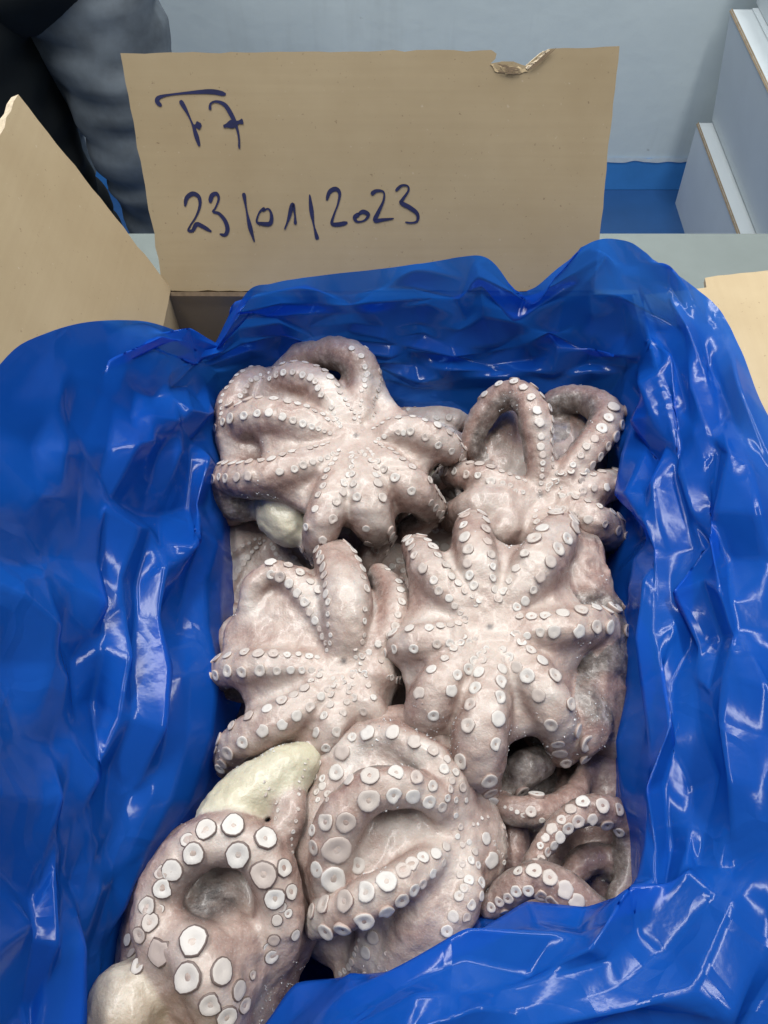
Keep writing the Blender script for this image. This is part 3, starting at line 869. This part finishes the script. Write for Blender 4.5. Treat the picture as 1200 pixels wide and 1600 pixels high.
# C: mid left star with a looped arm
o3 = octopus('whitest frozen octopus, star shaped, one arm bent into a ring beside the liner',
    (320, 820), 3.333, (727, 748), 0.128, [
    a_([(725, 640, .006), (735, 520, .012), (735, 390, .012), (715, 270, .006), (680, 190, -.004), (660, 160, -.018)], [34, 80, 100, 90, 70], s=20, spread=46, sa=(.12, .8)),
    a_([(800, 685), (890, 640), (960, 560, .004), (985, 450, .002), (965, 340, -.004), (905, 265, -.012)], [34, 56, 66, 66, 50], s=18, n=(0.7, 0, 0.7), curl=False, spread=30),
    a_([(825, 760), (905, 775), (965, 800)], [34, 54, 54], s=16),
    a_([(785, 830), (835, 920), (870, 985), (885, 1030)], [34, 54, 56, 48], s=17),
    a_([(722, 850), (705, 960), (665, 1060), (615, 1150), (570, 1220)], [34, 58, 60, 60, 52], s=20),
    a_([(645, 830), (545, 925), (425, 1005), (305, 1060), (200, 1125), (155, 1190)], [34, 66, 78, 76, 60], s=24),
    a_([(600, 745), (450, 740), (300, 745), (160, 755), (90, 785)], [34, 58, 66, 60], s=22),
    a_([(665, 600), (600, 480), (515, 350), (430, 275), (340, 260), (265, 310, .004), (232, 400, 0), (228, 510, -.006), (250, 600, -.016)], [34, 58, 62, 56, 48, 40, 36], s=21, curl=False, sa=(.1, .62)),
    a_([(170, 540, -.03), (130, 620, -.03), (150, 690, -.035)], [55, 60, 50], root=False, curl=False, s=0, web=False),
    ], ells=[(700, 740, -.038, (0.05, 0.05, 0.030)), (440, 600, -.010, (0.040, 0.038, 0.015), 0, 0), (450, 470, -.010, (0.026, 0.034, 0.013), 0, 0), (350, 380, -.020, (0.016, 0.016, 0.012))], webk=0.51, seed=3, smax=20, fat=1.42, sk=1.5, kk=(0.008, 0.004))

# D: mid right star
o4 = octopus('large pink frozen octopus in a full flat star with frosted grey side',
    (580, 780), 2.857, (518, 605), 0.142, [
    a_([(495, 480), (482, 360), (470, 250), (452, 165), (455, 125)], [36, 62, 70, 68, 56], s=21),
    a_([(615, 485), (690, 375), (760, 275), (815, 185), (835, 135)], [36, 62, 78, 76, 62], s=25),
    a_([(640, 602), (760, 590), (870, 578), (980, 565), (1040, 580)], [36, 54, 62, 58, 50], s=23),
    a_([(615, 690), (705, 775), (770, 870), (815, 975), (840, 1060)], [36, 58, 70, 70, 58], s=24),
    a_([(535, 720), (525, 830), (510, 950), (485, 1080), (475, 1180), (485, 1240)], [36, 62, 76, 76, 60], s=24),
    a_([(440, 700), (345, 790), (285, 875), (250, 950), (250, 1010)], [36, 64, 74, 66], s=21),
    a_([(400, 622), (295, 640), (205, 650), (140, 660), (112, 680)], [36, 60, 58, 46], s=18),
    a_([(425, 510), (335, 420), (265, 330), (225, 255), (205, 225)], [36, 60, 60, 48], s=18),
    ], ells=[(518, 605, -.045, (0.052, 0.055, 0.032)), (985, 840, -.040, (0.020, 0.044, 0.028), 0.15, -1), (925, 400, -.026, (0.022, 0.042, 0.022), 0, -1), (975, 610, -.030, (0.024, 0.034, 0.022), 0, -1), (1040, 720, -.026, (0.014, 0.022, 0.018), 0, -1), (930, 960, -.022, (0.016, 0.024, 0.016), 0, -1), (960, 300, -.022, (0.014, 0.020, 0.016), 0, -1)], webk=0.51, seed=4, smax=22, frost=240, fat=1.48, sk=1.5, kk=(0.008, 0.004))

# E: domed one in front, arms curled to one side
o5 = octopus('domed frozen octopus with a thick arm curled over in a C, before the stars',
    (440, 1100), 3.333, (930, 720), 0.128, [
    a_([(880, 590, .010), (790, 490, .020), (660, 440, .026), (500, 445, .028), (370, 530, .024), (290, 640, .018), (265, 760, .012), (260, 880, .006), (250, 960, -.006)], [50, 75, 100, 110, 100, 90], s=0, curl=False, web=False),
    a_([(820, 800, .010), (690, 880, .018), (550, 960, .020), (400, 1040, .016), (270, 1100, .006), (190, 1150, -.008)], [50, 76, 92, 95, 85, 70], s=0, curl=False, web=False),
    a_([(950, 560, .004), (900, 420, .012), (800, 300, .016), (680, 220, .014), (540, 185, .010), (400, 200, .004), (280, 270, -.004), (215, 380, -.012), (200, 500, -.02)], [50, 70, 85, 85, 75, 65, 55], s=0, curl=False, web=False),
    a_([(960, 850, .004), (955, 980, .006), (915, 1090, .004), (850, 1190, 0), (780, 1300, -.006), (740, 1400, -.016)], [50, 78, 85, 90, 100], s=0, curl=False, web=False),
    a_([(860, 900, 0), (760, 1050, .004), (680, 1200, -.004), (650, 1330, -.012)], [50, 100, 110, 100], s=0, curl=False, web=False),
    a_([(1010, 650, -.006), (1060, 700, -.012), (1075, 800, -.02), (1040, 850, -.03)], [40, 45, 42, 35], s=14, curl=False, web=False, n=(0.6, 0, 0.7)),
    a_([(480, 1180, -.02), (450, 1260, -.022), (400, 1350, -.03), (330, 1400, -.04)], [70, 70, 60, 50], root=False, s=16, curl=False, web=False),
    ], ells=[(600, 700, -.012, (0.060, 0.045, 0.026)), (560, 700, -.045, (0.075, 0.07, 0.035)), (640, 330, -.006, (0.05, 0.035, 0.02)), (760, 1130, -.02, (0.035, 0.05, 0.02))],
    extra=[(450, 155, 38), (580, 150, 34), (695, 200, 34), (790, 245, 28), (320, 250, 40), (860, 290, 20), (290, 360, 40), (355, 400, 28), (195, 305, 24), (240, 200, 22), (370, 175, 24),
           (462, 380, 44), (595, 362, 38), (698, 385, 32), (782, 428, 26), (845, 340, 24), (455, 500, 48), (583, 472, 38), (680, 478, 34), (765, 507, 30), (833, 535, 24), (875, 445, 20),
           (335, 610, 46), (238, 612, 44), (285, 750, 62), (268, 905, 56), (175, 745, 34), (190, 860, 36), (392, 840, 36), (228, 1048, 42), (165, 1080, 34), (338, 1028, 46), (445, 980, 44), (548, 927, 42),
           (632, 872, 36), (680, 835, 32), (735, 803, 28), (803, 782, 26), (855, 745, 22), (430, 1122, 44), (542, 1075, 36), (622, 1015, 34), (685, 965, 28), (732, 935, 22), (785, 880, 22), (840, 825, 18), (318, 1162, 40), (235, 1180, 38),
           (905, 500, 16), (940, 435, 22), (905, 580, 14), (930, 640, 15), (960, 500, 14), (915, 690, 13), (940, 735, 14), (975, 720, 14), (1005, 770, 18), (985, 815, 18), (940, 835, 16), (1020, 840, 18), (975, 920, 24), (1035, 930, 26),
           (925, 1000, 22), (950, 960, 20), (1035, 1000, 22), (985, 1045, 24), (895, 1105, 26), (960, 1110, 22), (860, 1180, 26), (930, 890, 18), (905, 355, 18), (860, 490, 18), (885, 400, 18), (1085, 810, 40), (1060, 700, 28), (480, 1215, 30), (443, 1292, 30),
           (215, 430, 22), (185, 460, 18), (240, 470, 18), (190, 500, 14), (240, 500, 12), (215, 390, 20), (180, 380, 18), (165, 660, 26)],
    seed=5, smax=30, kk=(0.008, 0.006), frost=170)

# F: front left, big ringed suckers round a dark hollow, cream tube
o6 = octopus('mauve frozen octopus with big dark-ringed suckers around a dark hollow',
    (140, 1160), 3.0, (560, 860), 0.125, [
    a_([(480, 1200, .000), (390, 1080, .006), (310, 920, .010), (310, 760, .012), (380, 610, .014), (510, 490, .016), (670, 450, .016), (810, 530, .014), (880, 690, .008), (895, 860, .002), (870, 1000, -.008), (800, 1090, -.02)], [86, 92, 92, 100, 108, 110, 106, 100, 92, 80], s=0, curl=False, web=False, root=False),
    a_([(420, 890, .012), (480, 950, .018), (540, 1060, .018), (600, 1180, .012), (630, 1300, .002)], [75, 100, 120, 120, 110], s=0, curl=False, web=False, root=False),
    a_([(640, 850, .004), (680, 960, .008), (720, 1080, 0), (740, 1180, -.012)], [70, 100, 100, 80], s=0, curl=False, web=False, root=False),
    a_([(930, 170, .000), (945, 270, .008), (935, 370, .010), (915, 470, .002)], [60, 76, 76, 60], s=9, curl=False, web=False, root=False, spread=40),
    a_([(930, 560, -.02), (1000, 680, -.014), (985, 850, -.016), (960, 1000, -.03)], [70, 90, 90, 70], s=0, curl=False, web=False, root=False),
    a_([(250, 1090, -.005), (190, 1180, .002), (150, 1290, -.006)], [50, 60, 64], s=0, curl=False, web=False, root=False),
    a_([(680, 330, .000), (720, 280, .004), (790, 220, .006), (880, 160, .004), (985, 120, -.004)], [44, 50, 52, 50, 40], s=0, curl=False, web=False, root=False),
    ], ells=[(590, 790, -.016, (0.046, 0.050, 0.020)), (560, 1000, -.03, (0.048, 0.055, 0.035)),
             (735, 265, .004, (0.015, 0.030, 0.017), -0.95, 1), (850, 185, .003, (0.015, 0.030, 0.017), -1.0, 1), (170, 1250, .002, (0.018, 0.020, 0.018), 0, 0.45)],
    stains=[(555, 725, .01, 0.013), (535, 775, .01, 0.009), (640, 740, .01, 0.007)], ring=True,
    extra=[(548, 412, 44), (672, 395, 48), (820, 455, 46), (490, 520, 46), (700, 525, 50), (390, 597, 42), (343, 683, 40), (818, 617, 52), (868, 727, 42), (275, 765, 36), (285, 843, 34), (330, 780, 18), (240, 900, 30),
           (185, 925, 26), (340, 975, 54), (490, 935, 56), (467, 1100, 54), (610, 1078, 46), (690, 1158, 38), (565, 1220, 44), (640, 1280, 42), (905, 590, 36), (940, 700, 30), (460, 460, 30), (335, 610, 28), (880, 830, 24), (865, 920, 26), (850, 1000, 28),
           (900, 770, 20), (830, 960, 18), (205, 985, 24), (760, 1090, 18), (930, 800, 18), (960, 900, 24), (230, 1050, 30), (720, 1230, 30)],
    seed=6, smax=14, kk=(0.010, 0.007), frost=180, pale=0.92)

# G: front right, darker arms
o7 = octopus('brown grey frozen octopus with an arched arm against the liner, in the front right corner',
    (700, 1160), 3.75, (560, 480), 0.106, [
    a_([(420, 790, .018), (500, 690, .020), (590, 570, .022), (690, 465, .024), (800, 400, .024), (920, 400, .020), (1010, 460, .012), (1055, 600, .006), (1060, 780, .004), (990, 920, .004)], [40, 56, 66, 76, 76, 70, 62], s=0, root=False, curl=False, web=False),
    a_([(250, 960, .020), (330, 880, .024), (430, 820, .028), (540, 800, .030), (660, 860, .030), (780, 950, .026), (900, 1050, .016)], [60, 76, 84, 92, 95, 95], s=0, root=False, curl=False, web=False),
    a_([(700, 800, -.004), (800, 690, -.004), (920, 680, -.004), (980, 760, -.006)], [70, 80, 76, 60], s=0, root=False, curl=False, web=False),
    a_([(240, 330, -.002), (340, 390, .008), (480, 410, .010), (620, 390, .006), (740, 310, 0), (800, 180, -.006), (815, 60, -.01)], [60, 76, 84, 74, 56, 46], s=0, root=False, curl=False, web=False),
    a_([(330, 450, -.010), (380, 560, -.008), (380, 680, -.008), (340, 780, -.01)], [80, 100, 95, 70], s=0, root=False, curl=False, web=False),
    a_([(380, 220, .000), (450, 150, .004), (540, 110, -.002)], [90, 110, 90], s=0, root=False, curl=False, web=False, n=(0, 0, -1)),
    ], ells=[(620, 600, -.05, (0.07, 0.07, 0.03)), (880, 560, -.03, (0.03, 0.04, 0.02)), (900, 180, -.022, (0.02, 0.04, 0.02))],
    extra=[(425, 285, 44), (520, 315, 40), (485, 405, 28), (440, 425, 14), (405, 408, 12), (370, 390, 10), (335, 380, 9), (550, 455, 16), (790, 355, 36), (900, 372, 38), (995, 395, 34), (840, 450, 32), (928, 478, 34), (1002, 520, 32), (758, 460, 34), (720, 395, 28),
           (700, 500, 30), (665, 455, 24), (610, 510, 28), (652, 555, 28), (617, 600, 26), (570, 560, 22), (578, 640, 24), (545, 680, 20), (540, 605, 18), (512, 690, 16), (505, 757, 36), (595, 797, 38), (680, 862, 40), (748, 930, 40), (545, 890, 34), (612, 925, 36), (675, 975, 36), (470, 865, 28), (400, 870, 28), (355, 910, 26), (800, 1000, 28), (415, 760, 26), (305, 930, 26), (255, 965, 24), (330, 985, 22)],
    seed=8, smax=14, kk=(0.006, 0.006), frost=200, pale=0.58)

# ------------------------------------------------------------------ lower layer, seen only through the gaps
def copy_tree(o, parent=None):
    c = o.copy(); COL.objects.link(c)
    c.parent = parent
    for ch in list(o.children): copy_tree(ch, c)
    return c
for src, (x, y, z), rot, lab in (
    (o3, (-0.088, 0.295, 0.022), 2.1, 'frozen octopus half hidden below the back star, by the left liner'),
    (o4, (0.020, 0.285, 0.016), 0.7, 'frozen octopus in the lower layer between the back star and the large pink one'),
    (o3, (0.120, 0.300, 0.018), 3.9, 'frozen octopus under the looped one at the right liner'),
    (o4, (-0.010, 0.150, 0.012), 2.6, 'frozen octopus deep in the gap between the whitest octopus and pink star'),
    (o1, (0.110, 0.085, 0.012), 4.4, 'frozen octopus under the front right corner one'),
    (o3, (-0.060, 0.055, 0.012), 5.2, 'frozen octopus mostly hidden under the mauve and domed ones'),
    (o1, (0.000, 0.385, 0.030), 1.4, 'frozen octopus behind the back star, suckers touching the back liner')):
    c = copy_tree(src)
    c.location = (x, y, 0.013); c.rotation_euler = (0, 0, rot); c.scale = (0.92, 0.92, 0.5 if z < 0.03 else 0.7)
    c['label'] = lab

# ------------------------------------------------------------------ blue liner: a film sheet buckled over box and flaps
ST = [ # each station: inner foot, wall, shoulder, over the rim, mouth edge  (x, y in the photograph, height)
 [(345, 600, .10), (335, 575, .125), (332, 562, .135), (332, 553, .140), (335, 545, .142)],
 [(380, 600, .095), (370, 560, .12), (362, 530, .145), (362, 500, .165), (375, 462, .19)],
 [(470, 620, .09), (455, 560, .125), (450, 520, .145), (445, 480, .17), (440, 440, .20)],
 [(600, 640, .085), (600, 580, .12), (600, 530, .145), (600, 475, .17), (590, 420, .21)],
 [(690, 650, .085), (700, 590, .12), (700, 540, .14), (705, 470, .175), (700, 408, .215)],
 [(760, 650, .085), (770, 590, .115), (765, 540, .135), (760, 470, .175), (760, 398, .222)],
 [(810, 645, .09), (815, 590, .115), (820, 540, .135), (815, 495, .16), (818, 455, .19)],
 [(870, 640, .09), (870, 590, .12), (870, 530, .14), (865, 460, .18), (880, 415, .205)],
 [(920, 640, .09), (930, 580, .125), (935, 520, .15), (935, 440, .19), (925, 375, .235)],
 [(950, 650, .095), (975, 590, .13), (1000, 540, .155), (990, 450, .185), (985, 385, .23)],
 [(960, 665, .10), (985, 610, .14), (1030, 570, .16), (1060, 490, .185), (1050, 425, .20)],
 [(965, 690, .10), (990, 650, .15), (1050, 620, .165), (1090, 550, .187), (1130, 490, .192)],
 [(970, 740, .105), (995, 710, .155), (1060, 700, .165), (1100, 640, .192), (1195, 640, .198)],
 [(972, 840, .105), (1005, 820, .16), (1070, 800, .165), (1120, 780, .194), (1290, 800, .205)],
 [(960, 950, .11), (1010, 940, .165), (1080, 930, .17), (1150, 920, .194), (1330, 940, .205)],
 [(975, 1080, .11), (1020, 1070, .165), (1085, 1070, .17), (1170, 1070, .194), (1360, 1080, .205)],
 [(965, 1220, .11), (1010, 1220, .165), (1090, 1210, .17), (1190, 1200, .197), (1380, 1220, .205)],
 [(985, 1340, .115), (1020, 1360, .165), (1100, 1360, .175), (1200, 1370, .197), (1400, 1400, .205)],
 [(985, 1400, .115), (1005, 1400, .16), (1040, 1450, .18), (1150, 1560, .19), (1350, 1700, .18)],
 [(930, 1445, .11), (920, 1432, .16), (930, 1500, .185), (1000, 1620, .185), (1050, 1800, .16)],
 [(850, 1450, .10), (860, 1435, .155), (850, 1500, .18), (860, 1620, .185), (870, 1800, .16)],
 [(780, 1440, .10), (780, 1422, .16), (760, 1490, .185), (760, 1640, .185), (760, 1820, .16)],
 [(650, 1510, .10), (650, 1488, .155), (650, 1560, .18), (650, 1680, .18), (650, 1850, .15)],
 [(520, 1570, .095), (510, 1552, .14), (510, 1610, .175), (500, 1720, .175), (480, 1880, .15)],
 [(400, 1640, .09), (395, 1625, .125), (385, 1690, .15), (360, 1780, .16), (320, 1900, .15)],
 [(180, 1760, .09), (130, 1740, .13), (90, 1700, .17), (0, 1750, .18), (-100, 1850, .19)],
 [(180, 1500, .10), (130, 1500, .135), (100, 1490, .165), (40, 1480, .19), (-150, 1450, .27)],
 [(250, 1350, .10), (190, 1350, .14), (125, 1300, .168), (50, 1250, .20), (-150, 1200, .28)],
 [(335, 1200, .10), (240, 1200, .145), (150, 1150, .17), (70, 1100, .20), (-130, 1000, .28)],
 [(345, 1000, .10), (260, 1000, .145), (165, 980, .172), (80, 930, .21), (-100, 830, .28)],
 [(345, 850, .10), (270, 850, .145), (175, 820, .175), (90, 780, .215), (-70, 690, .275)],
 [(345, 740, .10), (290, 740, .14), (190, 720, .175), (110, 680, .215), (0, 560, .263)],
 [(345, 670, .10), (305, 660, .14), (225, 630, .17), (150, 570, .20), (130, 508, .22)],
 [(345, 630, .10), (320, 600, .135), (280, 570, .16), (265, 535, .175), (255, 505, .185)],
 [(345, 610, .10), (330, 585, .13), (315, 560, .15), (312, 548, .158), (312, 532, .163)],
]
def liner():
    C = np.array([[at(*p) for p in s] for s in ST])         # stations x 5 x 3
    cen = C[:, 0].mean(0)
    foot = C[:, 0].copy(); foot[:, 2] = 0.03; foot[:, :2] = cen[:2] + (foot[:, :2] - cen[:2]) * 0.96
    low = cen + (foot - cen) * 0.15; low[:, 2] = 0.014
    mid = cen + (foot - cen) * 0.85; mid[:, 2] = 0.016
    C = np.concatenate([low[:, None], mid[:, None], foot[:, None], C], 1)   # 8 rows
    nS = len(C)
    # around: periodic Catmull-Rom, evenly spaced along the shoulder
    m = 12
    dense = []
    for i in range(nS):
        a, b, c, d = C[(i - 1) % nS], C[i], C[(i + 1) % nS], C[(i + 2) % nS]
        for f in np.arange(m) / m:
            dense.append(0.5 * (2 * b + (c - a) * f + (2 * a - 5 * b + 4 * c - d) * f * f + (3 * b - a - 3 * c + d) * f ** 3))
    dense = np.array(dense)
    q = dense[:, 5]
    L = np.r_[0, np.cumsum(np.linalg.norm(np.diff(np.vstack([q, q[:1]]), axis=0), axis=1))]
    NS, NTT = 648, 103
    s = np.arange(NS) / NS * L[-1]
    ext = np.concatenate([dense, dense[:1]])
    G = np.zeros((NS, ext.shape[1], 3))
    for r in range(ext.shape[1]):
        for k in range(3): G[:, r, k] = np.interp(s, L, ext[:, r, k])
    # upwards: Catmull-Rom per column
    rows = ext.shape[1]
    par = np.interp(np.linspace(0, 1, NTT), [0, 0.06, 0.12, 0.24, 1], [0, 1, 2, 3, 7])
    Q = np.concatenate([2 * G[:, :1] - G[:, 1:2], G, 2 * G[:, -1:] - G[:, -2:-1]], 1)
    S = np.zeros((NS, NTT, 3))
    for j, x in enumerate(par):
        i = min(int(x), rows - 2); f = x - i
        a, b, c, d = Q[:, i], Q[:, i + 1], Q[:, i + 2], Q[:, i + 3]
        S[:, j] = 0.5 * (2 * b + (c - a) * f + (2 * a - 5 * b + 4 * c - d) * f * f + (3 * b - a - 3 * c + d) * f ** 3)
    tt = np.linspace(0, 1, NTT)
    nl = np.array([0.941, 0, 0.337]); o_l = np.array([BX0 + 0.002, 0, RIM + 0.0015])
    def collide(X):
        low_ = X[..., 2] < RIM + 0.004
        near_out = X[..., 1] < BY0 + 0.004
        X[..., 0] = np.where(low_ & ~near_out, np.maximum(X[..., 0], BX0 + 0.008), X[..., 0])
        d = (X - o_l) @ nl
        X += np.where(~low_ & (d < 0.005) & ~near_out, 0.005 - d, 0)[..., None] * nl
        need = RIM + 0.014 + np.maximum(X[..., 0] - BX1, 0) * 0.16
        outx = (X[..., 0] > BX1 - 0.008) & (X[..., 2] < need) & ~near_out
        deep = outx & (need - X[..., 2] > 0.02)
        X[..., 2] = np.where(outx & ~deep, need, X[..., 2])
        X[..., 0] = np.where(deep, BX1 - 0.008, X[..., 0])
        X[..., 1] = np.where(low_, np.minimum(X[..., 1], BY1 - 0.011), X[..., 1])
        d = (X - FO) @ FN
        X += np.where(~low_ & (d < 0.004) & (X[..., 0] < 0.17), 0.004 - d, 0)[..., None] * FN
        return X
    def solve(A, B, rest, k):
        d = B - A; l = np.linalg.norm(d, axis=-1) + 1e-12
        c = (0.5 * k * (l - rest) / l)[..., None] * d
        return A + c, B - c
    def buckle(X, A0, rs, rt, its, kb, anchor):
        ns, nt = X.shape[:2]
        ev, od = np.arange(0, ns, 2), np.arange(1, ns, 2)
        d1 = np.sqrt(rs[:, :-1] ** 2 + rt ** 2)
        for it in range(its):
            for idx in (ev, od):
                j = (idx + 1) % ns
                X[idx], X[j] = solve(X[idx], X[j], rs[idx], 0.9)
            for o in (0, 1):
                a = np.arange(o, nt - 1, 2)
                X[:, a], X[:, a + 1] = solve(X[:, a], X[:, a + 1], rt[:, a], 0.9)
            for idx in (ev, od):
                j = (idx + 1) % ns
                for o in (0, 1):
                    a = np.arange(o, nt - 1, 2)
                    A, B = solve(X[np.ix_(idx, a)], X[np.ix_(j, a + 1)], d1[np.ix_(idx, a)], 0.3)
                    X[np.ix_(idx, a)] = A; X[np.ix_(j, a + 1)] = B
                    A, B = solve(X[np.ix_(j, a)], X[np.ix_(idx, a + 1)], d1[np.ix_(idx, a)], 0.3)
                    X[np.ix_(j, a)] = A; X[np.ix_(idx, a + 1)] = B
            X = X + kb * ((np.roll(X, 1, 0) + np.roll(X, -1, 0)) / 2 - X)
            X[:, 1:-1] += kb * ((X[:, :-2] + X[:, 2:]) / 2 - X[:, 1:-1])
            X += anchor * (A0 - X)
            X = collide(X)
        return X
    # coarse sheet: the slack film buckles into broad sharp folds
    f_s, f_t = 12, 6
    S0 = S[::f_s, ::f_t].copy(); t0 = tt[::f_t]
    tg_s = np.roll(S0, -1, 0) - np.roll(S0, 1, 0); tg_t = np.gradient(S0, axis=1)
    jm = np.interp(t0, [0, .25, .4, .95, 1], [0, 0, 1, 1, 0.2])[None, :, None]
    S0 = S0 + jm * (RNG.uniform(-0.2, 0.2, S0.shape[:2])[..., None] * tg_s + RNG.uniform(-0.38, 0.38, S0.shape[:2])[..., None] * tg_t)
    nrm = np.cross(np.roll(S0, -1, 0) - np.roll(S0, 1, 0), np.gradient(S0, axis=1)); nrm /= np.linalg.norm(nrm, axis=2, keepdims=True) + 1e-12
    amp = np.interp(t0, [0, .22, .35, 1], [0, 0.2, 1, 1])[None, :]
    X = S0 + nrm * (amp * (0.005 * vnoise(S0, 9, 31) + 0.004 * vnoise(S0, 26, 32) + 0.001 * vnoise(S0, 90, 33)))[..., None]
    amp = amp * np.interp(t0, [0, .75, 1], [1, 1, 0.45])[None, :]
    slack_s = 1.0 + amp * 0.022 * (0.8 + 0.9 * vnoise(S0, 7, 40)).clip(0); slack_t = 1.0 + amp * 0.085 * (0.45 + 1.2 * vnoise(S0, 7, 41)).clip(0)
    rs = np.linalg.norm(np.roll(S0, -1, 0) - S0, axis=2) * slack_s
    rt = np.linalg.norm(S0[:, 1:] - S0[:, :-1], axis=2) * slack_t[:, 1:]
    an = np.interp(t0, [0, .2, .3, .6, .95, 1], [0.5, 0.2, 0.03, 0.02, 0.05, 0.4])[None, :, None]
    X = buckle(X, S0, rs, rt, 160, 0.03, an)
    # refine: the facets keep their creases, finer wrinkles form on top
    up = np.zeros((NS, X.shape[1], 3))
    wc = np.interp(t0, [0, .86, .95, 1], [0.0, 0.0, 0.8, 1])[None, :, None]
    Xa, Xc, Xd = np.roll(X, 1, 0), np.roll(X, -1, 0), np.roll(X, -2, 0)
    for k in range(f_s):
        f = k / f_s
        cub = 0.5 * (2 * X + (Xc - Xa) * f + (2 * Xa - 5 * X + 4 * Xc - Xd) * f * f + (3 * X - Xa - 3 * Xc + Xd) * f ** 3)
        up[k::f_s] = wc * cub + (1 - wc) * (X * (1 - f) + Xc * f)
    Y = np.zeros((NS, NTT, 3)); pos = np.arange(NTT) / f_t
    for j in range(NTT):
        i = min(int(pos[j]), X.shape[1] - 2); f = min(pos[j] - i, 1.0)
        Y[:, j] = up[:, i] * (1 - f) + up[:, i + 1] * f
    nrm = np.cross(np.roll(Y, -1, 0) - np.roll(Y, 1, 0), np.gradient(Y, axis=1)); nrm /= np.linalg.norm(nrm, axis=2, keepdims=True) + 1e-12
    amp = np.interp(tt, [0, .22, .35, 1], [0, 0.2, 1, 1])[None, :]
    A0 = Y.copy()
    Y = Y + nrm * (amp * (0.0012 * vnoise(Y, 60, 51) + 0.0007 * vnoise(Y, 150, 52)))[..., None]
    rs = np.linalg.norm(np.roll(A0, -1, 0) - A0, axis=2) * (1 + amp * 0.022 * (0.45 + vnoise(A0, 14, 53)).clip(0))
    rt = np.linalg.norm(A0[:, 1:] - A0[:, :-1], axis=2) * (1 + amp * 0.022 * (0.45 + vnoise(A0, 14, 54)).clip(0))[:, 1:]
    X = buckle(Y, A0, rs, rt, 16, 0.06, 0.08)
    idx = np.arange(NS * NTT).reshape(NS, NTT)
    n2 = np.roll(idx, -1, 0)
    quads = np.stack([idx[:, :-1], n2[:, :-1], n2[:, 1:], idx[:, 1:]], -1).reshape(-1, 4)
    base = np.array([0.0, 0.2, 0.012])
    o = fast_mesh('bag_liner', X.reshape(-1, 3) - base, quads, BAG)
    o.location = base
    tag(o, 'crumpled glossy blue plastic liner bag opened over the box edges', 'plastic bag')
    return o
liner()
